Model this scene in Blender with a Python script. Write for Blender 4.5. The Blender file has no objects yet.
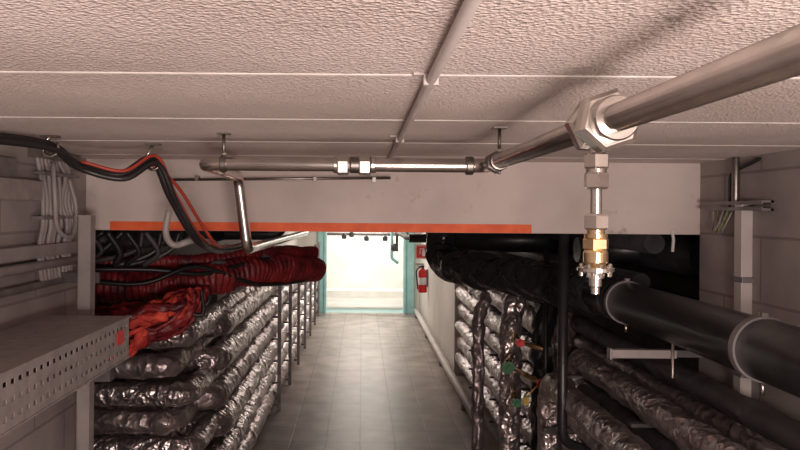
import bpy, math, random
from mathutils import Vector, Matrix, noise
random.seed(4)
S=bpy.context.scene
S.view_settings.view_transform='Standard'
V=Vector
# ---------------------------------------------------------------- materials
def mat(name,c,c2=None,rough=.6,metal=0.0,ns=8,bump=0.0,bs=60,bdist=.004,emit=0,spec=.5,kind='noise',lo=.35,hi=.65,stain=None):
    m=bpy.data.materials.new(name);m.use_nodes=True
    nt=m.node_tree;N=nt.nodes;L=nt.links
    b=N['Principled BSDF']
    b.inputs['Roughness'].default_value=rough
    b.inputs['Metallic'].default_value=metal
    b.inputs['Specular IOR Level'].default_value=spec
    tc=N.new('ShaderNodeTexCoord')
    c2=c2 or tuple(x*.8 for x in c)
    n=N.new('ShaderNodeTexNoise');n.inputs['Scale'].default_value=ns;n.inputs['Detail'].default_value=6
    L.new(tc.outputs['Object'],n.inputs['Vector'])
    r=N.new('ShaderNodeValToRGB')
    r.color_ramp.elements[0].position=lo;r.color_ramp.elements[1].position=hi
    r.color_ramp.elements[0].color=(*c2,1);r.color_ramp.elements[1].color=(*c,1)
    L.new(n.outputs['Fac'],r.inputs['Fac'])
    colout=r.outputs['Color']
    if stain:   # sparse dark scuffs / grime
        sn=N.new('ShaderNodeTexNoise');sn.inputs['Scale'].default_value=stain[0];sn.inputs['Detail'].default_value=8;sn.inputs['Roughness'].default_value=.75
        L.new(tc.outputs['Object'],sn.inputs['Vector'])
        sr=N.new('ShaderNodeValToRGB');sr.color_ramp.elements[0].position=stain[1];sr.color_ramp.elements[1].position=stain[1]+.08
        sr.color_ramp.elements[0].color=(1,1,1,1);sr.color_ramp.elements[1].color=(stain[2],stain[2]*.95,stain[2]*.9,1)
        L.new(sn.outputs['Fac'],sr.inputs['Fac'])
        mm=N.new('ShaderNodeMixRGB');mm.blend_type='MULTIPLY';mm.inputs[0].default_value=1
        L.new(colout,mm.inputs[1]);L.new(sr.outputs['Color'],mm.inputs[2]);colout=mm.outputs[0]
    L.new(colout,b.inputs['Base Color'])
    if bump:
        if kind=='noise':
            t=N.new('ShaderNodeTexNoise');t.inputs['Scale'].default_value=bs;t.inputs['Detail'].default_value=4;o=t.outputs['Fac']
            L.new(tc.outputs['Object'],t.inputs['Vector'])
        else:
            t=N.new('ShaderNodeTexVoronoi');t.inputs['Scale'].default_value=bs;o=t.outputs['Distance']
            nn=N.new('ShaderNodeTexNoise');nn.inputs['Scale'].default_value=bs*.5
            mx=N.new('ShaderNodeMixRGB');mx.inputs['Fac'].default_value=.12 if bs<60 else .008
            L.new(tc.outputs['Object'],nn.inputs['Vector']);L.new(tc.outputs['Object'],mx.inputs[1]);L.new(nn.outputs['Color'],mx.inputs[2])
            L.new(mx.outputs[0],t.inputs['Vector'])
        bp=N.new('ShaderNodeBump');bp.inputs['Strength'].default_value=bump;bp.inputs['Distance'].default_value=bdist
        L.new(o,bp.inputs['Height']);L.new(bp.outputs['Normal'],b.inputs['Normal'])
    if emit:
        b.inputs['Emission Color'].default_value=(*c,1);b.inputs['Emission Strength'].default_value=emit
    return m
M={}
M['ceil']=mat('stippled_ceiling_paint',(.75,.66,.625),(.62,.535,.50),rough=.85,ns=2.2,bump=.85,bs=150,bdist=.005,kind='vor',stain=(4.5,.66,.5))
M['joint']=mat('joint_filler',(.82,.77,.73),rough=.8,ns=20)
M['beam']=mat('beam_paint',(.64,.565,.54),(.50,.435,.415),rough=.75,ns=2.6,bump=.3,bs=30,stain=(6,.62,.66))
M['orange']=mat('orange_marking',(.85,.15,.04),(.72,.10,.03),rough=.6,ns=14)
M['steel']=mat('stainless_steel',(.70,.66,.63),(.54,.51,.48),rough=.23,metal=1,ns=12,bump=.05,bs=150,bdist=.001)
M['steel_d']=mat('dull_steel',(.33,.31,.29),(.22,.2,.19),rough=.38,metal=1,ns=18)
M['zinc']=mat('zinc_plated',(.72,.69,.64),(.57,.54,.51),rough=.26,metal=1,ns=30)
M['brass']=mat('brass',(.88,.70,.44),(.72,.54,.31),rough=.25,metal=1,ns=30)
M['foil']=mat('aluminium_foil_lagging',(.76,.69,.69),(.48,.42,.43),rough=.31,metal=.9,ns=9,bump=.9,bs=22,bdist=.018,kind='vor')
M['foil_d']=mat('dull_foil_lagging',(.56,.49,.49),(.34,.28,.29),rough=.38,metal=.82,ns=7,bump=.85,bs=17,bdist=.016,kind='vor')
M['black']=mat('black_rubber_lagging',(.022,.021,.025),(.010,.010,.013),rough=.34,ns=10,bump=.3,bs=14,bdist=.008)
M['blackplastic']=mat('black_plastic_wrap',(.020,.018,.022),rough=.20,ns=10,bump=1,bs=13,bdist=.025,kind='vor')
M['dark']=mat('dark_grey_lagging',(.065,.06,.065),(.035,.03,.035),rough=.5,ns=8,bump=.4,bs=20)
M['cable_k']=mat('black_cable',(.02,.018,.02),rough=.4)
M['cable_r']=mat('red_cable',(.42,.05,.03),rough=.45)
M['cable_g']=mat('grey_cable',(.34,.305,.30),(.25,.225,.22),rough=.5)
M['cable_y']=mat('green_yellow_wire',(.30,.34,.08),(.1,.2,.06),rough=.5,ns=60)
M['galv']=mat('galvanised_sheet',(.40,.36,.35),(.31,.275,.27),rough=.5,metal=.3,ns=25)
M['trunk']=mat('grey_trunking_paint',(.34,.305,.30),(.27,.24,.235),rough=.55,ns=12)
M['strut']=mat('grey_strut',(.28,.26,.27),(.18,.17,.175),rough=.5,metal=.4,ns=15)
M['strut_d']=mat('dark_strut',(.13,.12,.125),(.08,.075,.08),rough=.5,metal=.4,ns=15)
M['redhose']=mat('red_hose',(.27,.018,.022),(.07,.005,.010),rough=.45,ns=9,bump=.9,bs=28,bdist=.012)
M['redcloth']=mat('red_mesh_wrap',(.78,.085,.05),(.34,.02,.02),rough=.65,ns=16,bump=1,bs=45,bdist=.012)
M['red']=mat('signal_red',(.65,.02,.02),(.55,.015,.015),rough=.35)
M['white']=mat('white_paint',(.8,.8,.8),rough=.5)
M['turq']=mat('turquoise_paint',(.36,.66,.66),(.30,.58,.59),rough=.45)
M['turqfloor']=mat('turquoise_floor_paint',(.30,.50,.49),(.25,.43,.43),rough=.5)
M['plaster']=mat('white_plaster',(.76,.74,.70),(.68,.66,.62),rough=.7,ns=3,bump=.2,bs=40)
M['endfloor']=mat('light_screed_floor',(.50,.49,.46),(.42,.41,.39),rough=.5,ns=3)
M['darkwall']=mat('shade_darkened_bay_wall',(.10,.085,.085),(.05,.045,.045),rough=.9,ns=4,bump=.4,bs=40)  # shade of the bays behind the beam is put into this dark colour
M['conduit']=mat('light_grey_conduit',(.58,.53,.51),(.50,.45,.44),rough=.5,ns=10)
M['lamp']=mat('lamp_tube_glow',(1,.95,.88),emit=6)
M['green']=mat('green_valve',(.03,.16,.06),rough=.4)
M['yellow']=mat('yellow_tag',(.5,.36,.05),rough=.5)

def brick(name,c1,c2,cm,w,h,ms,axes,rough=.7,offset=.5,bump=.4,dirt=.25,spec=.5):
    m=bpy.data.materials.new(name);m.use_nodes=True;nt=m.node_tree;N=nt.nodes;L=nt.links;b=N['Principled BSDF']
    g=N.new('ShaderNodeNewGeometry');sp=N.new('ShaderNodeSeparateXYZ');cb=N.new('ShaderNodeCombineXYZ')
    L.new(g.outputs['Position'],sp.inputs[0]);L.new(sp.outputs[axes[0]],cb.inputs[0]);L.new(sp.outputs[axes[1]],cb.inputs[1])
    t=N.new('ShaderNodeTexBrick');t.offset=offset;t.inputs['Scale'].default_value=1
    t.inputs['Brick Width'].default_value=w;t.inputs['Row Height'].default_value=h;t.inputs['Mortar Size'].default_value=ms
    t.inputs['Mortar Smooth'].default_value=.3
    t.inputs['Color1'].default_value=(*c1,1);t.inputs['Color2'].default_value=(*c2,1);t.inputs['Mortar'].default_value=(*cm,1)
    L.new(cb.outputs[0],t.inputs['Vector'])
    n=N.new('ShaderNodeTexNoise');n.inputs['Scale'].default_value=3.5;n.inputs['Detail'].default_value=8
    L.new(g.outputs['Position'],n.inputs['Vector'])
    mr=N.new('ShaderNodeMapRange');mr.inputs['From Min'].default_value=.3;mr.inputs['From Max'].default_value=.7
    mr.inputs['To Min'].default_value=1-dirt*1.6;mr.inputs['To Max'].default_value=1
    L.new(n.outputs['Fac'],mr.inputs['Value'])
    mx=N.new('ShaderNodeMixRGB');mx.blend_type='MULTIPLY';mx.inputs[0].default_value=1
    L.new(t.outputs['Color'],mx.inputs[1]);L.new(mr.outputs[0],mx.inputs[2]);L.new(mx.outputs[0],b.inputs['Base Color'])
    b.inputs['Roughness'].default_value=rough;b.inputs['Specular IOR Level'].default_value=spec
    bp=N.new('ShaderNodeBump');bp.invert=True;bp.inputs['Strength'].default_value=bump;bp.inputs['Distance'].default_value=.004
    n2=N.new('ShaderNodeTexNoise');n2.inputs['Scale'].default_value=45;L.new(g.outputs['Position'],n2.inputs['Vector'])
    ad=N.new('ShaderNodeMath');ad.operation='MULTIPLY_ADD';ad.inputs[1].default_value=.35
    L.new(n2.outputs['Fac'],ad.inputs[0]);L.new(t.outputs['Fac'],ad.inputs[2])
    L.new(ad.outputs[0],bp.inputs['Height']);L.new(bp.outputs['Normal'],b.inputs['Normal'])
    return m
M['wallR']=brick('painted_block_wall',(.44,.385,.375),(.41,.36,.35),(.29,.25,.245),.5,.24,.006,(1,2))
M['tiles']=brick('floor_tiles',(.47,.405,.365),(.39,.335,.30),(.22,.19,.17),.3,.3,.006,(0,1),rough=.38,offset=0,bump=.3,dirt=.33,spec=.4)

# ---------------------------------------------------------------- mesh builder
def arcpath(pts,f,n=7):
    pts=[V(p) for p in pts]
    if f<=0 or len(pts)<3: return pts
    out=[pts[0]]
    for i in range(1,len(pts)-1):
        a,b,c=pts[i-1],pts[i],pts[i+1]
        d1=(b-a);d2=(c-b);ff=min(f,d1.length*.48,d2.length*.48)
        p0=b-d1.normalized()*ff;p2=b+d2.normalized()*ff
        for k in range(n+1):
            t=k/n;out.append(p0*(1-t)**2+b*2*t*(1-t)+p2*t*t)
    out.append(pts[-1]);return out
def spline(pts,n=6):
    pts=[V(p) for p in pts];out=[]
    P=[pts[0]*2-pts[1]]+pts+[pts[-1]*2-pts[-2]]
    for i in range(1,len(P)-2):
        for k in range(n):
            t=k/n;a,b,c,d=P[i-1],P[i],P[i+1],P[i+2]
            out.append(.5*((2*b)+(c-a)*t+(2*a-5*b+4*c-d)*t*t+(3*b-a-3*c+d)*t**3))
    out.append(pts[-1]);return out
def resample(pts,step):
    out=[pts[0].copy()]
    for a,b in zip(pts,pts[1:]):
        d=(b-a).length;n=max(1,int(round(d/step)))
        for k in range(1,n+1): out.append(a.lerp(b,k/n))
    return out
class MB:
    def __init__(s): s.v=[];s.f=[];s.m=[];s.sm=[];s.mats=[]
    def mi(s,k):
        if k not in s.mats: s.mats.append(k)
        return s.mats.index(k)
    def tube(s,pts,r,mk,seg=16,fillet=0,smooth=True,rf=None,step=None,cap=True,rot=0):
        pts=arcpath(pts,fillet)
        pts=[p for i,p in enumerate(pts) if i==0 or (p-pts[i-1]).length>1e-5]
        if step: pts=resample(pts,step)
        mi=s.mi(mk);base=len(s.v);n=len(pts)
        T=(pts[1]-pts[0]).normalized()
        up=V((0,0,1)) if abs(T.z)<.9 else V((0,1,0))
        U=(up-T*up.dot(T)).normalized();acc=0
        for i,p in enumerate(pts):
            if i==0:t=T
            elif i==n-1:t=(pts[i]-pts[i-1]).normalized()
            else:
                t=((pts[i+1]-pts[i]).normalized()+(pts[i]-pts[i-1]).normalized())
                t=t.normalized() if t.length>1e-6 else T
            if i: acc+=(pts[i]-pts[i-1]).length
            U=(U-t*U.dot(t)).normalized();W=t.cross(U)
            for k in range(seg):
                a=2*math.pi*k/seg+rot
                rr=r[i] if isinstance(r,(list,tuple)) else r
                if rf: rr=rr*rf(acc,a,p)
                s.v.append(p+(U*math.cos(a)+W*math.sin(a))*rr)
        for i in range(n-1):
            for k in range(seg):
                k2=(k+1)%seg
                s.f.append((base+i*seg+k,base+i*seg+k2,base+(i+1)*seg+k2,base+(i+1)*seg+k));s.m.append(mi);s.sm.append(smooth)
        if cap:
            s.f.append(tuple(base+k for k in range(seg))[::-1]);s.m.append(mi);s.sm.append(False)
            s.f.append(tuple(base+(n-1)*seg+k for k in range(seg)));s.m.append(mi);s.sm.append(False)
    def lathe(s,o,ax,prof,mk,seg=24,smooth=False,rot=0):
        o=V(o);ax=V(ax).normalized();mi=s.mi(mk)
        up=V((0,0,1)) if abs(ax.z)<.9 else V((0,1,0))
        U=(up-ax*up.dot(ax)).normalized();W=ax.cross(U);base=len(s.v)
        for t,r in prof:
            for k in range(seg):
                a=2*math.pi*k/seg+rot;s.v.append(o+ax*t+(U*math.cos(a)+W*math.sin(a))*r)
        n=len(prof)
        for i in range(n-1):
            for k in range(seg):
                k2=(k+1)%seg
                s.f.append((base+i*seg+k,base+i*seg+k2,base+(i+1)*seg+k2,base+(i+1)*seg+k));s.m.append(mi);s.sm.append(False)
        s.f.append(tuple(base+k for k in range(seg))[::-1]);s.m.append(mi);s.sm.append(False)
        s.f.append(tuple(base+(n-1)*seg+k for k in range(seg)));s.m.append(mi);s.sm.append(False)
    def hexnut(s,o,ax,L,r,mk,rot=0):
        s.lathe(o,ax,[(0,r*.86),(L*.12,r),(L*.88,r),(L,r*.86)],mk,seg=6,rot=rot)
    def ring(s,o,ax,L,r,mk,seg=40):
        s.lathe(o,ax,[(0,r*.93),(L*.15,r),(L*.85,r),(L,r*.93)],mk,seg=seg)
    def box(s,c,d,mk,R=None):
        mi=s.mi(mk);b=len(s.v);c=V(c);R=R or Matrix.Identity(3)
        for x in(-.5,.5):
            for y in(-.5,.5):
                for z in(-.5,.5): s.v.append(c+R@V((x*d[0],y*d[1],z*d[2])))
        for f in((0,1,3,2),(4,6,7,5),(0,4,5,1),(2,3,7,6),(0,2,6,4),(1,5,7,3)):
            s.f.append(tuple(b+i for i in f));s.m.append(mi);s.sm.append(False)
    def box2(s,a,b,mk): s.box([(a[i]+b[i])/2 for i in range(3)],[abs(b[i]-a[i]) for i in range(3)],mk)
    def gridplate(s,o,u,v,us,vs,hole,mk):
        mi=s.mi(mk);o,u,v=V(o),V(u),V(v);b=len(s.v);nv=len(vs)
        for a in us:
            for c in vs: s.v.append(o+u*a+v*c)
        for i in range(len(us)-1):
            for j in range(nv-1):
                if hole(i,j): continue
                s.f.append((b+i*nv+j,b+(i+1)*nv+j,b+(i+1)*nv+j+1,b+i*nv+j+1));s.m.append(mi);s.sm.append(False)
    def obj(s,name,bevel=0,solid=0,parent=None):
        me=bpy.data.meshes.new(name)
        c=V(((min(p.x for p in s.v)+max(p.x for p in s.v))/2,(min(p.y for p in s.v)+max(p.y for p in s.v))/2,(min(p.z for p in s.v)+max(p.z for p in s.v))/2))
        me.from_pydata([p-c for p in s.v],[],s.f)
        for k in s.mats: me.materials.append(M[k])
        me.polygons.foreach_set('material_index',s.m);me.polygons.foreach_set('use_smooth',s.sm);me.update()
        o=bpy.data.objects.new(name,me);o.location=c;S.collection.objects.link(o)
        if parent: o.parent=parent
        if solid:
            q=o.modifiers.new('thickness','SOLIDIFY');q.thickness=solid
        if bevel:
            q=o.modifiers.new('bevel','BEVEL');q.width=bevel;q.segments=2;q.limit_method='ANGLE'
        return o
def empty(name):
    e=bpy.data.objects.new(name,None);S.collection.objects.link(e);return e
def crumple(amp,fr,seed=0):
    def f(acc,a,p): return 1+amp*noise.noise(V((p.x*fr+seed+math.cos(a)*1.6,p.y*fr+math.sin(a)*1.6,p.z*fr+acc*fr*.5)))
    return f
def lagging(amp,fr,seed=0,seam=.45):
    cr=crumple(amp,fr,seed)
    def f(acc,a,p):
        s=(acc+seed*.07)%seam
        return cr(acc,a,p)*(1.07 if s<.045 else 1)*(1+.09*noise.noise(V((math.cos(a)*3,math.sin(a)*3,acc*28+seed))))
    return f

# ---------------------------------------------------------------- room shell
CZ=2.22; BY=2.95; BZ=1.914
m=MB();m.box2((-2.3,-3,-.15),(2.3,13.7,0),'tiles');m.box2((-2.3,13.7,-.15),(2.3,14.3,0),'turqfloor');m.box2((-2.3,14.3,-.15),(2.3,17,0),'endfloor');m.obj('floor')
m=MB()
y=1.108-.54*7
ys=[]
while y<16.9: ys.append(y);y+=.54
for a in ys: m.box2((-2.3,a+.006,CZ),(2.3,a+.534,CZ+.12),'ceil')
for a in ys: m.box2((-2.3,a-.0068,CZ-.0015),(2.3,a+.006,CZ+.1),'joint')
m.obj('ceiling',bevel=.003)
m=MB();m.box2((-2.3,BY,BZ),(2.3,BY+.24,CZ),'beam')
m.tube([(1.325,BY-.004,1.935),(1.33,BY-.006,1.89),(1.326,BY-.006,1.84)],.007,'white',seg=8)
m.obj('ceiling_beam',bevel=.004)
m=MB();m.box2((-1.077,BY-.002,BZ+.001),(.725,BY,BZ+.038),'orange');m.obj('trim_orange_stripe')
m=MB();m.box2((1.445,-3,0),(1.6,BY,CZ),'wallR');m.obj('wall_right')
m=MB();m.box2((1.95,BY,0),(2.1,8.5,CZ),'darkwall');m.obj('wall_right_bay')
m=MB();m.box2((1.15,8.5,0),(2.1,13.7,CZ),'plaster');m.obj('wall_right_corridor')
m=MB();m.box2((-1.34,-3,0),(-1.18,BY,CZ),'wallR');m.obj('wall_left')
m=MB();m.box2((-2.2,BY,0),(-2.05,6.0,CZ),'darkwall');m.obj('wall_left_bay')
m=MB();m.box2((-2.1,6.0,0),(-1.25,13.7,CZ),'plaster');m.obj('wall_left_corridor')
m=MB();m.box2((-2.3,-3.15,0),(2.3,-3,CZ),'plaster');m.obj('wall_rear')
m=MB();m.box2((-2.3,16.6,0),(2.3,16.75,CZ),'plaster');m.box2((-2.3,16.1,0),(2.3,16.6,.16),'plaster');m.obj('wall_end')
m=MB();m.box2((-1.9,13.7,0),(-1.75,16.6,CZ),'plaster');m.obj('wall_end_left')
m=MB();m.box2((1.75,13.7,0),(1.9,16.6,CZ),'plaster');m.obj('wall_end_right')
m=MB()
m.box2((-1.25,13.7,0),(-.74,13.9,CZ),'plaster');m.box2((1.0,13.7,0),(1.25,13.9,CZ),'plaster')
m.box2((-.86,13.62,0),(-.74,13.70,2.05),'turq');m.box2((-.76,13.62,0),(-.70,13.95,2.05),'turq')
m.box2((.88,13.62,0),(1.04,13.70,2.05),'turq');m.box2((.84,13.62,0),(.90,13.95,2.05),'turq')
m.box2((-.86,13.62,2.0),(1.04,13.95,2.1),'turq')
m.obj('door_1',bevel=.004)

# ---------------------------------------------------------------- stainless pipe with valve
r=.0195
m=MB()
X0=.351;Z0=2.133
m.tube([(X0,-.4,Z0),(X0,1.95,Z0),(-.45,1.95,Z0),(-.45,2.5,Z0-.008),(-.418,2.52,1.862),(-.418,5.2,1.84)],r,'steel',seg=32,fillet=.045)
m.ring((X0,.950,Z0),(0,1,0),.025,.032,'steel')
m.hexnut((X0,.972,Z0),(0,1,0),.036,.046,'zinc',rot=.2)
m.ring((X0,1.008,Z0),(0,1,0),.022,.035,'zinc')
m.hexnut((X0,1.03,Z0),(0,1,0),.028,.043,'zinc',rot=.6)
m.ring((X0,1.058,Z0),(0,1,0),.022,.030,'steel')
m.hexnut((X0,1.80,Z0),(0,1,0),.03,.030,'steel_d')
m.ring((X0-.06,1.95,Z0),(1,0,0),.022,.026,'steel_d')
for x,rr,l,k in((-.082,.024,.012,'steel'),(-.072,.031,.034,'zinc'),(-.036,.024,.03,'steel_d'),(-.010,.031,.034,'zinc'),(.024,.024,.014,'steel')):
    if rr>.03: m.hexnut((x,1.95,Z0),(1,0,0),l,rr,k,rot=.3)
    else: m.ring((x,1.95,Z0),(1,0,0),l,rr,k)
vx,vy=X0,1.035
z=Z0-.03
D=(0,0,-1)
m.lathe((vx,vy,z),D,[(0,.012),(.03,.012)],'steel')
m.hexnut((vx,vy,z-.012),D,.024,.0195,'zinc',rot=.4)
m.lathe((vx,vy,z-.036),D,[(0,.015),(.006,.015)],'steel')
m.hexnut((vx,vy,z-.041),D,.025,.0185,'steel',rot=.1)
m.lathe((vx,vy,z-.066),D,[(0,.0085),(.040,.0085)],'steel')
m.hexnut((vx,vy,z-.103),D,.024,.0195,'zinc',rot=.3)
m.lathe((vx,vy,z-.127),D,[(0,.013),(.006,.013),(.006,.017),(.012,.017)],'brass')
m.hexnut((vx,vy,z-.139),D,.018,.0195,'brass',rot=.5)
m.lathe((vx,vy,z-.157),D,[(0,.016),(.004,.018),(.018,.018),(.022,.015),(.026,.012)],'brass')
m.lathe((vx,vy,z-.182),D,[(0,.022),(.002,.027),(.007,.027),(.009,.020)],'zinc')
for k in range(8):
    a=k*math.pi/4;m.lathe((vx+.022*math.cos(a),vy+.022*math.sin(a),z-.178),D,[(0,.003),(.018,.003)],'zinc',seg=8)
m.lathe((vx,vy,z-.191),D,[(0,.013),(.008,.013),(.008,.009),(.02,.009),(.022,.006),(.032,.006)],'zinc')
m.obj('stainless_steel_pipe',bevel=0)
def hanger(x,yy,rr,axis,zc=Z0):
    m=MB()
    m.tube([(x,yy,zc+rr),(x,yy,CZ)],.0045,'steel_d',seg=10)
    m.hexnut((x,yy,zc+rr+.004),(0,0,1),.008,.009,'zinc')
    m.box((x,yy,CZ-.002),(.035,.035,.004),'steel_d')
    m.ring((V((x,yy,zc))-V(axis)*.009),axis,.018,rr+.004,'steel_d')
    m.tube([(x,yy,zc-rr-.004),(x,yy,zc-rr-.014)],.004,'steel_d',seg=8)
    return m.obj('pipe_hanger')
hanger(X0,1.77,r,(0,1,0));hanger(-.392,1.95,r,(1,0,0))

m=MB()
cz=CZ-.012
m.tube([(.107,-.4,cz),(.107,BY,cz)],.0078,'conduit',seg=16)
for yy in(.2,1.09,1.98,2.8):
    m.box((.107,yy,cz+.002),(.024,.016,.019),'conduit')
    m.box((.088,yy,CZ-.002),(.018,.016,.004),'conduit')
m.obj('ceiling_conduit',bevel=.001)
m=MB();m.tube([(-.80,BY-.03,2.13),(.12,BY-.03,2.145)],.006,'steel_d',seg=12)
for x in(-.7,-.2,.05): m.box((x,BY-.018,2.137),(.014,.036,.02),'steel_d')
m.obj('thin_steel_tube')

# ---------------------------------------------------------------- cables upper left
m=MB()
path=[(-1.17,1.5,2.19),(-1.02,1.88,2.198),(-.927,2.05,2.188),(-.885,2.15,2.137),(-.772,2.2,2.112),(-.69,2.27,2.165),(-.647,2.35,2.04),(-.60,2.55,1.885),(-.66,3.3,1.82),(-.7,4.2,1.80)]
m.tube(spline(path,8),.015,'cable_k',seg=14)
p2=[V(p)+V((.02,-.015,-.012)) for p in path]
m.tube(spline(p2,8),.0095,'cable_k',seg=12)
p3=[V(p)+V((.018,-.02,.012)) for p in path[3:]]
m.tube(spline(p3,8),.0055,'cable_r',seg=12)
p4=[(-.69,2.27,2.15),(-.63,2.36,2.08),(-.575,2.48,1.95),(-.55,2.62,1.87),(-.62,3.2,1.84)]
m.tube(spline(p4,8),.006,'cable_r',seg=10)
m.tube(spline([(-.70,2.5,2.0),(-.71,2.5,1.92),(-.68,2.5,1.875),(-.62,2.55,1.89),(-.64,3.0,1.86)],8),.012,'cable_g',seg=12)
m.obj('cable_bundle')
m=MB()
for (x,yy,zz_) in((-.927,2.05,2.18),(-.69,2.27,2.155)):
    m.box((x,yy,CZ-.003),(.05,.03,.006),'steel_d')
    m.tube([(x,yy,CZ-.004),(x-.02,yy,zz_+.02),(x-.022,yy,zz_-.012),(x,yy,zz_-.024),(x+.022,yy,zz_-.012),(x+.022,yy,zz_+.02)],.005,'zinc',seg=8,fillet=.01)
m.obj('cable_hook')
m=MB()
for i in range(10):
    yy=2.47+i*.028
    j=random.uniform(-.012,.012)
    m.tube(spline([(-1.165,yy,2.19),(-1.15+j,yy+.01,2.12),(-1.145,yy-j,2.03),(-1.14+j,yy+.008,1.94),(-1.15,yy+j*2,1.85),(-1.15,yy+.02,1.72)],6),.0085,'cable_g',seg=10)
m.tube(spline([(-1.12,2.50,2.17),(-1.10,2.47,2.05),(-1.11,2.52,1.93),(-1.10,2.62,1.90),(-1.11,2.68,2.0),(-1.13,2.66,2.12)],6),.008,'cable_g',seg=10)
for zq in(2.13,1.97): m.box((-1.15,2.6,zq),(.045,.31,.012),'strut')
m.box((-1.155,2.6,2.2),(.05,.34,.03),'steel_d')
m.obj('grey_cable_bundle')
m=MB()
m.box2((-1.178,2.1,2.03),(-1.12,2.42,2.10),'galv');m.box2((-1.178,2.12,2.10),(-1.15,2.30,2.17),'strut')
m.obj('junction_box',bevel=.004)
m=MB()
m.box2((-1.178,1.6,1.83),(-1.125,2.75,1.875),'trunk');m.tube([(-1.15,1.6,1.80),(-1.15,2.78,1.80)],.018,'trunk')
m.tube([(-1.15,1.6,1.73),(-1.15,2.78,1.73)],.014,'strut')
m.obj('wall_trunking',bevel=.003)
m=MB()
px,py=-1.045,2.62
m.box2((px-.024,py-.022,0),(px+.024,py-.018,1.98),'trunk');m.box2((px-.024,py-.022,0),(px-.02,py+.024,1.98),'trunk');m.box2((px+.02,py-.022,0),(px+.024,py+.024,1.98),'trunk')
m.box((px,py,.006),(.12,.12,.012),'strut')
for zq in (.6,1.72): m.box2((-1.18,py+.024,zq),(px+.04,py+.034,zq+.04),'strut_d')
m.obj('strut_post')

# ---------------------------------------------------------------- perforated cable tray
m=MB()
ya,yb=1.1,2.38;zt,zb=1.633,1.497
us=[];u=.01
while u<yb-ya-.03: us+= [u,u+.018];u+=.036
us=[0]+us+[yb-ya]
vs=[0,.022,.034,.062,.074,.102,.114,zt-zb]
H=lambda i,j:(i%2==1 and j in(1,3,5))
m.gridplate((-.80,ya,zb),(0,1,0),(0,0,1),us,vs,H,'galv')
m.gridplate((-1.08,ya,zt),(0,1,0),(1,0,0),us,[0,.05,.062,.11,.122,.165,.177,.23,.242,.28],lambda i,j:(i%4==1 and j in(3,)),'galv')
m.gridplate((-1.08,ya,zb),(0,1,0),(0,0,1),us,vs,H,'galv')
m.box2((-1.08,yb-.003,zb),(-.80,yb,zt),'galv')
m.box2((-.806,ya,zt-.001),(-.790,yb,zt+.005),'galv');m.box2((-.82,ya,zb-.004),(-.797,yb,zb+.001),'galv')
m.tube([(-.94,ya,zb+.04),(-.94,yb,zb+.04)],.03,'cable_k')
for yy in(1.35,2.2): m.box2((-1.18,yy,zb-.045),(-.80,yy+.04,zb-.004),'strut_d')
m.box2((-.7985,2.26,1.555),(-.7965,2.32,1.600),'red')
m.obj('perforated_cable_tray',solid=.002)

# ---------------------------------------------------------------- red hose and wrap
def rib(amp,per):
    def f(acc,a,p): return 1+amp*abs(math.sin(acc*math.pi/per))+.34*noise.noise(p*9+V((math.cos(a),math.sin(a),0)))
    return f
m=MB()
m.tube(spline([(-.31,4.75,1.60),(-.42,4.4,1.64),(-.60,4.1,1.65),(-.80,3.85,1.63),(-1.05,3.7,1.60),(-1.5,3.65,1.60),(-2.04,3.65,1.60)],8),.074,'redhose',seg=28,rf=rib(.17,.035),step=.007)
m.tube(spline([(-.32,4.7,1.72),(-.55,4.2,1.75),(-.85,3.9,1.725),(-1.3,3.8,1.71),(-2.04,3.8,1.71)],8),.036,'redhose',seg=20,rf=rib(.16,.03),step=.007)
for (a,b,c_) in((-.60,4.1,1.65),(-.80,3.85,1.63)): m.ring((a,b,c_),(.6,-.75,0),.02,.096,'strut_d')
m.tube(spline([(-.40,4.5,1.73),(-.62,4.0,1.71),(-.85,3.72,1.66),(-1.1,3.6,1.69),(-1.5,3.5,1.70),(-2.04,3.5,1.72)],8),.013,'cable_k',seg=10)
m.tube(spline([(-.36,4.6,1.54),(-.60,3.98,1.58),(-.88,3.68,1.70),(-1.15,3.55,1.62),(-1.6,3.5,1.66),(-2.04,3.5,1.66)],8),.012,'cable_k',seg=10)
m.obj('red_corrugated_hose')
m=MB()
for k in range(24):
    y0=3.10+.022*k
    pts=[(-1.45+random.uniform(-.1,.1),y0+.08,1.38+random.uniform(-.12,.10)),(-1.12+random.uniform(-.08,.08),y0,1.43+random.uniform(-.09,.10)),(-.96+random.uniform(-.08,.08),y0,1.46+random.uniform(-.08,.09)),(-.86+random.uniform(-.06,.05),y0+.03,1.54+random.uniform(-.08,.05)),(-.82,y0+.06,1.60)]
    kk='cable_k' if k%6==5 else ('redcloth' if k%3 else 'redhose')
    m.tube(spline(pts,7),.011 if kk=='cable_k' else random.choice((.010,.018,.028)),kk,seg=16,rf=crumple(.9,26,k) if kk!='cable_k' else None,step=.012)
m.obj('red_mesh_wrapping')
m=MB()
for k in range(7):
    x=-1.55+.09*k
    m.tube(spline([(x,3.22,1.9),(x+.05,3.26,1.8),(x+random.uniform(-.1,.1),3.28,1.74),(x+random.uniform(.05,.2),3.32,1.80),(x+.22,3.34,1.9)],6),random.choice((.012,.016)),'cable_k' if k%3 else 'dark',seg=10)
m.obj('black_hanging_cables')
m=MB();m.tube([(-2.04,3.55,1.84),(-1.3,3.55,1.84),(-1.1,4.6,1.84),(-1.1,5.9,1.84)],.055,'dark',seg=18,fillet=.1)
m.tube([(-2.04,4.3,1.86),(-.5,4.3,1.86),(-.5,4.3,CZ)],.04,'black',seg=18,fillet=.08)
m.tube([(-.90,3.9,1.86),(-.90,5.9,1.86)],.05,'black',seg=18)
m.obj('dark_overhead_pipe')

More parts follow.
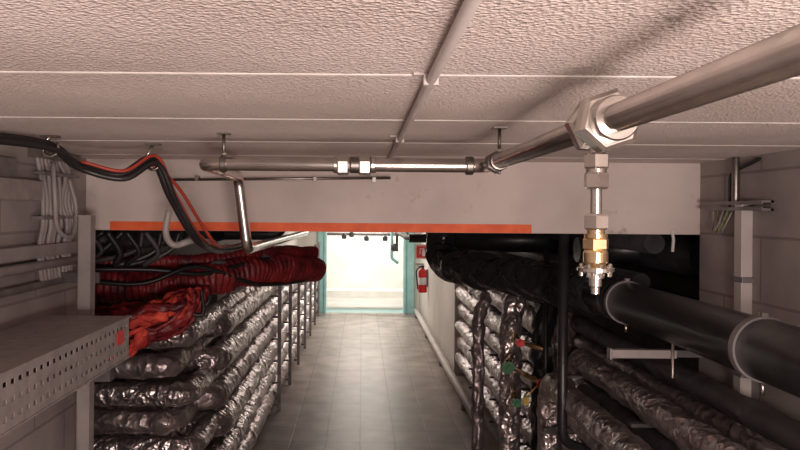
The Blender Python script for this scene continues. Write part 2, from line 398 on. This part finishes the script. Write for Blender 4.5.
# ---------------------------------------------------------------- foil pipes, left stack
E=empty('insulated_pipe_rack')
zz=[.16,.38,.60,.82,1.04,1.25]
for i,z in enumerate(zz):
    m=MB();rr=.078 if i%2 else .086
    yo=4.35+.08*(i%3)
    m.tube([(-2.045,yo,z),(-.93,yo,z),(-.93,13.55,z)],rr,'foil' if i%3 else 'foil_d',seg=26,fillet=.11,rf=lagging(.13,6,i*3),step=.03)
    m.obj('foil_pipe_%d'%(i+1),parent=E)
for i,z in enumerate((1.31,1.13,.96,.79,.62)):
    m=MB()
    xe=-.98-.09*(i%2)
    m.tube([(-2.045,3.80+.05*i,z),(xe,3.80+.05*i,z),(xe,5.9,z)],.066,'foil_d' if i%2 else 'foil',seg=26,fillet=.09,rf=lagging(.16,7,i*5+2,.26),step=.022)
    m.obj('foil_branch_%d'%(i+1),parent=E)
m=MB()
for k in range(7):
    y=6.9+k*1.05
    m.box2((-.835,y,0),(-.80,y+.035,1.42),'strut')
    for z in zz: m.box2((-1.24,y+.008,z-.108),(-.82,y+.034,z-.092),'strut_d')
m.obj('rack_frame',parent=E)

# ---------------------------------------------------------------- right hand side
m=MB()
m.tube([(1.15,-.2,1.617),(1.15,3.35,1.617)],.088,'black',seg=40)
m.ring((1.15,3.05,1.617),(0,1,0),.06,.095,'black')
for yy in (1.96,2.98):
    m.lathe((1.15,yy,1.617),(0,1,0),[(0,.088),(.0,.0945),(.026,.0945),(.026,.088)],'strut',seg=40)
    m.box((1.15,yy+.014,1.617+.098),(.02,.022,.012),'zinc')
    m.tube([(1.15,yy+.014,1.525),(1.15,yy+.014,1.486)],.006,'zinc',seg=8)
m.obj('black_lagged_pipe')
m=MB()
m.tube(spline([(1.15,3.36,1.617),(1.05,3.6,1.62),(.83,3.95,1.65),(.63,4.25,1.66),(.55,4.5,1.69),(.53,4.62,1.80),(.53,4.65,CZ)],7),.105,'blackplastic',seg=30,rf=crumple(.30,9,3),step=.025)
m.obj('plastic_wrapped_pipe')
m=MB()
m.tube([(1.62,3.2,1.80),(1.62,8.3,1.80)],.10,'black',seg=28)
m.tube([(1.40,3.3,1.86),(1.40,8.3,1.86)],.05,'dark',seg=20)
m.tube([(1.2,3.85,1.80),(1.94,3.85,1.80)],.07,'black',seg=28)
m.tube([(.60,5.1,1.80),(1.94,5.1,1.80)],.09,'black',seg=28)
m.tube([(1.60,3.2,1.50),(1.60,8.3,1.50)],.10,'black',seg=28)
m.tube([(1.40,3.45,1.66),(1.40,8.3,1.66)],.045,'dark',seg=20)
m.tube([(1.05,4.9,1.50),(1.05,8.4,1.50)],.06,'black',seg=20)
m.obj('black_lagged_duct')
m=MB()
m.tube([(.927,3.17,BZ),(.927,3.17,.95),(1.08,3.2,.90),(1.40,3.25,.90)],.023,'black',seg=18,fillet=.06)
m.obj('black_drop_pipe')
E=empty('insulated_pipe_rack')
for i,(x,yy,rr,zt_,k) in enumerate(((.90,4.15,.060,1.50,'foil'),(1.05,4.0,.055,1.46,'black'),(.80,4.7,.04,1.42,'foil_d'),(1.20,4.15,.06,1.35,'foil_d'))):
    m=MB();m.tube([(x,yy,.0),(x,yy,zt_-.12),(x+.06,yy+.05,zt_),(x+.06,yy+.6,zt_)],rr,k,seg=26,fillet=.1,rf=lagging(.4,10,i*4+1,.3),step=.02)
    m.obj('riser_%d'%(i+1),parent=E)
for i,z in enumerate((.22,.42,.62,.82,1.02,1.22)):
    m=MB();m.tube([(1.24+.02*(i%2),4.75,z),(1.24+.02*(i%2),8.49,z)],.083,'foil_d' if i%2 else 'foil',seg=24,rf=lagging(.14,5,i*7),step=.04);m.obj('foil_pipe_%d'%(i+1),parent=E)
m=MB()
for y in(5.0,6.2,7.4):
    m.box2((1.345,y,0),(1.375,y+.04,1.38),'strut_d')
    for z in(.22,.42,.62,.82,1.02,1.22): m.box2((1.16,y,z-.105),(1.35,y+.03,z-.09),'strut_d')
m.obj('rack_frame',parent=E)
m=MB()
for vx_,vy_,vz_,vr_,vk in((.80,3.8,1.16,.035,'green'),(.98,3.76,1.08,.033,'red'),(.86,3.78,1.30,.022,'red'),(.84,3.76,.98,.024,'green'),(1.02,3.8,1.25,.026,'black')):
    m.lathe((vx_,vy_,vz_),(0,-1,0),[(0,.016),(.045,.016),(.045,vr_),(.06,vr_),(.06,.012),(.075,.012)],vk,seg=12)
    m.tube([(vx_,vy_,vz_),(.90,4.10,vz_)],.015,'brass')
m.box((.90,3.75,.98),(.03,.006,.04),'yellow');m.tube([(.90,3.75,1.0),(.98,3.76,1.08)],.004,'yellow',seg=6)
m.tube([(.99,3.7,1.8),(.99,3.7,.9),(1.04,3.9,.7)],.014,'black',seg=12,fillet=.05)
m.tube([(1.10,3.75,1.5),(1.10,3.75,1.0),(1.2,4.0,.9)],.02,'black',seg=12,fillet=.05)
m.obj('shutoff_valves',parent=E)
m=MB();m.tube([(1.06,13.5,.10),(1.06,8.3,.10),(1.08,4.6,.10)],.045,'conduit',seg=18)
for y in(5,7,9,11,13): m.box((1.07,y,.03),(.10,.05,.06),'strut')
m.obj('floor_level_pipe')
E=empty('insulated_pipe_rack')
spec=[((1.15,1.237),.056,'foil',1.3,3.7),((1.30,1.34),.047,'dark',1.2,4.2),((.99,1.13),.058,'foil',1.6,3.6),((1.34,1.22),.042,'foil_d',1.2,4.2),((1.20,1.09),.05,'dark',1.2,3.9),((1.36,1.07),.05,'foil',1.2,4.0),((1.08,.98),.055,'foil_d',1.4,3.8)]
for i,((x,z),rr,k,a,b) in enumerate(spec):
    m=MB()
    pts=[(x,a,z),(x,b,z),(x,b+.05,.02)] if i in(0,2,6) else [(x,a,z),(x,b,z)]
    m.tube(pts,rr,k,seg=26,fillet=.12,rf=lagging(.22 if k=='foil' else .1,8,i*5,.35),step=.02)
    m.obj(('foil' if 'foil' in k else 'dark')+'_pipe_%d'%(i+1),parent=E)
m=MB()
for yy,xr in((1.9,1.445),(2.7,1.445),(3.5,1.95)):
    m.box2((.93,yy,.88),(xr-.003,yy+.03,.91),'strut_d');m.box2((1.06,yy,1.165),(xr-.003,yy+.03,1.178),'strut_d')
m.obj('support_arms',parent=E)
m=MB()
yy=2.62
m.box2((.95,yy,1.452),(1.20,yy+.03,1.484),'trunk');m.box2((1.20,yy+.005,1.455),(1.445,yy+.03,1.482),'strut_d')
m.box2((.945,yy-.003,1.447),(.955,yy+.033,1.489),'strut')
m.tube([(1.18,yy-.01,1.52),(1.18,yy-.01,1.38)],.006,'zinc',seg=8)
m.obj('wall_bracket',bevel=.003)

m=MB()
m.box2((1.403,2.55,0),(1.445,2.60,2.04),'conduit')
m.tube([(1.418,2.62,2.03),(1.418,2.62,CZ)],.014,'steel_d',seg=14)
m.tube([(1.418,2.66,2.03),(1.418,2.66,2.16),(1.44,2.5,2.205)],.007,'cable_k',seg=10,fillet=.03)
for zq in(1.4,1.75): m.box2((1.398,2.535,zq),(1.445,2.615,zq+.02),'strut')
m.obj('wall_conduit',bevel=.004)
m=MB()
m.box2((1.402,2.42,2.016),(1.444,2.82,2.024),'strut');m.box2((1.402,2.42,2.044),(1.444,2.82,2.052),'strut');m.box2((1.434,2.42,2.016),(1.444,2.82,2.052),'steel_d')
m.box2((1.402,2.42,2.024),(1.406,2.82,2.030),'strut');m.box2((1.402,2.42,2.038),(1.406,2.82,2.044),'strut')
m.obj('strut_channel')
m=MB()
for k in range(3):
    y0=2.64+.035*k
    m.tube(spline([(1.42,y0,2.02),(1.40,y0+.01,1.97-.01*k),(1.40,y0+.05,1.93),(1.42,y0+.08,1.96),(1.425,y0+.09,2.02)],6),.003,'cable_y' if k%2 else 'cable_g',seg=8)
m.obj('earthing_wire')

# ---------------------------------------------------------------- far end things
m=MB()
ex,ey,ez=1.055,11.9,.62
m.lathe((ex,ey,ez),(0,0,1),[(0,.055),(.01,.075),(.34,.075),(.38,.062),(.41,.03),(.43,.022)],'red',seg=24)
m.lathe((ex,ey,ez+.43),(0,0,1),[(0,.028),(.04,.028)],'black',seg=12)
m.box((ex-.05,ey,ez+.49),(.15,.03,.018),'black');m.box((ex-.04,ey,ez+.455),(.12,.02,.014),'black')
m.tube(spline([(ex-.03,ey-.02,ez+.45),(ex-.11,ey-.04,ez+.38),(ex-.10,ey-.05,ez+.2),(ex-.085,ey-.04,ez+.06)],6),.013,'black',seg=10)
m.lathe((ex,ey,ez+.14),(0,0,1),[(0,.0765),(.12,.0765)],'white',seg=24)
m.box((1.135,ey,ez+.25),(.03,.08,.3),'strut')
m.obj('fire_extinguisher')
m=MB()
sx,sy,sz=1.03,11.7,1.33
m.box((sx,sy,sz),(.23,.006,.23),'red')
for a,b,c,d in((0,.106,.22,.008),(0,-.106,.22,.008),(.106,0,.008,.22),(-.106,0,.008,.22)): m.box((sx+a,sy-.005,sz+b),(c,.003,d),'white')
m.box((sx+.02,sy-.005,sz-.02),(.05,.003,.10),'white');m.box((sx+.02,sy-.005,sz+.04),(.025,.003,.03),'white');m.box((sx-.005,sy-.005,sz+.055),(.07,.003,.012),'white');m.box((sx-.04,sy-.005,sz+.01),(.012,.003,.09),'white')
m.tube([(1.15,sy,sz+.12),(.94,sy,sz+.12)],.006,'strut',seg=8)
m.obj('fire_extinguisher_sign')
m=MB()
m.tube([(-1.74,14.9,1.52),(1.74,14.9,1.52)],.03,'strut',seg=14);m.tube([(-1.74,15.2,1.60),(1.74,15.2,1.60)],.05,'cable_g',seg=14)
for x,zq in((-.38,1.42),(-.22,1.46),(.10,1.38),(.5,1.38)):
    m.lathe((x,14.8,zq),(0,0,1),[(0,.04),(.02,.055),(.09,.055),(.12,.02)],'dark',seg=14)
for x in(-1.2,1.2): m.tube([(x,14.9,1.5),(x,14.9,CZ)],.01,'strut',seg=8)
m.obj('overhead_service_pipe')
m=MB()
m.tube([(.62,14.2,CZ),(.62,14.2,1.05),(.75,14.3,.95)],.03,'turq',seg=12,fillet=.05);m.tube([(.72,14.1,CZ),(.72,14.1,1.2)],.025,'dark',seg=12)
m.lathe((.67,14.1,1.2),(0,0,1),[(0,.03),(.03,.07),(.12,.07),(.16,.03)],'dark',seg=12)
m.obj('riser_pipe')
m=MB();m.tube([(.55,8.0,1.70),(1.15,8.0,1.70)],.05,'dark');m.tube([(.6,9.5,1.66),(1.15,9.5,1.66)],.04,'strut');m.tube([(.6,8.0,1.70),(.6,9.5,1.66),(.6,13.5,1.66)],.03,'dark')
for yy in(9,12):m.tube([(.6,yy,1.67),(.6,yy,CZ)],.008,'strut',seg=8)
m.obj('corridor_side_pipe')

# ---------------------------------------------------------------- luminaires
def lum(name,loc,sx,sy,power,col,rot):
    l=bpy.data.lights.new(name+'_light','AREA');l.shape='RECTANGLE';l.size=sx;l.size_y=sy;l.energy=power;l.color=col
    o=bpy.data.objects.new(name+'_light',l);o.location=loc;o.rotation_euler=rot;S.collection.objects.link(o);return o
def ceil_lamp(y,power,col,x=.1):
    m=MB();m.box2((x-.6,y-.05,CZ-.05),(x+.6,y+.05,CZ-.01),'white');m.tube([(x-.57,y,CZ-.062),(x+.57,y,CZ-.062)],.013,'lamp',seg=12)
    o=m.obj('fluorescent_lamp')
    l=lum('fluorescent_lamp',(x,y,CZ-.085),1.15,.05,power,col,(0,0,0))
    l.parent=o;l.matrix_parent_inverse=o.matrix_basis.inverted()
ceil_lamp(15.5,72,(1,.95,.87));ceil_lamp(14.3,9,(1,.95,.88));ceil_lamp(12.2,36,(1,.87,.76));ceil_lamp(9.2,19,(1,.82,.72))
m=MB();m.box2((-.2,-2.99,1.55),(1.2,-2.9,1.85),'white');m.obj('wall_lamp')
lum('wall_lamp',(.45,-1.0,1.72),.6,.25,47,(1,.82,.74),(math.radians(97),0,math.radians(-2)))
lum('ceiling_fill',(.35,-.6,.9),.7,.5,27,(1,.82,.74),(math.radians(150),0,0))  # added uplight without a fixture, brightens the near ceiling like floor bounce

w=bpy.data.worlds.new('World');S.world=w;w.use_nodes=True
w.node_tree.nodes['Background'].inputs[0].default_value=(.5,.42,.42,1);w.node_tree.nodes['Background'].inputs[1].default_value=.05

# ---------------------------------------------------------------- camera
c=bpy.data.cameras.new('camera');co=bpy.data.objects.new('camera',c);S.collection.objects.link(co)
co.location=(0,0,2.0);c.lens=36*690/800;c.sensor_width=36;c.shift_x=.0475;c.shift_y=-.01625;c.clip_start=.02
co.rotation_euler=(Matrix.Rotation(math.radians(90),3,'X')@Matrix.Rotation(math.radians(.45),3,'Z')).to_euler()
S.camera=co
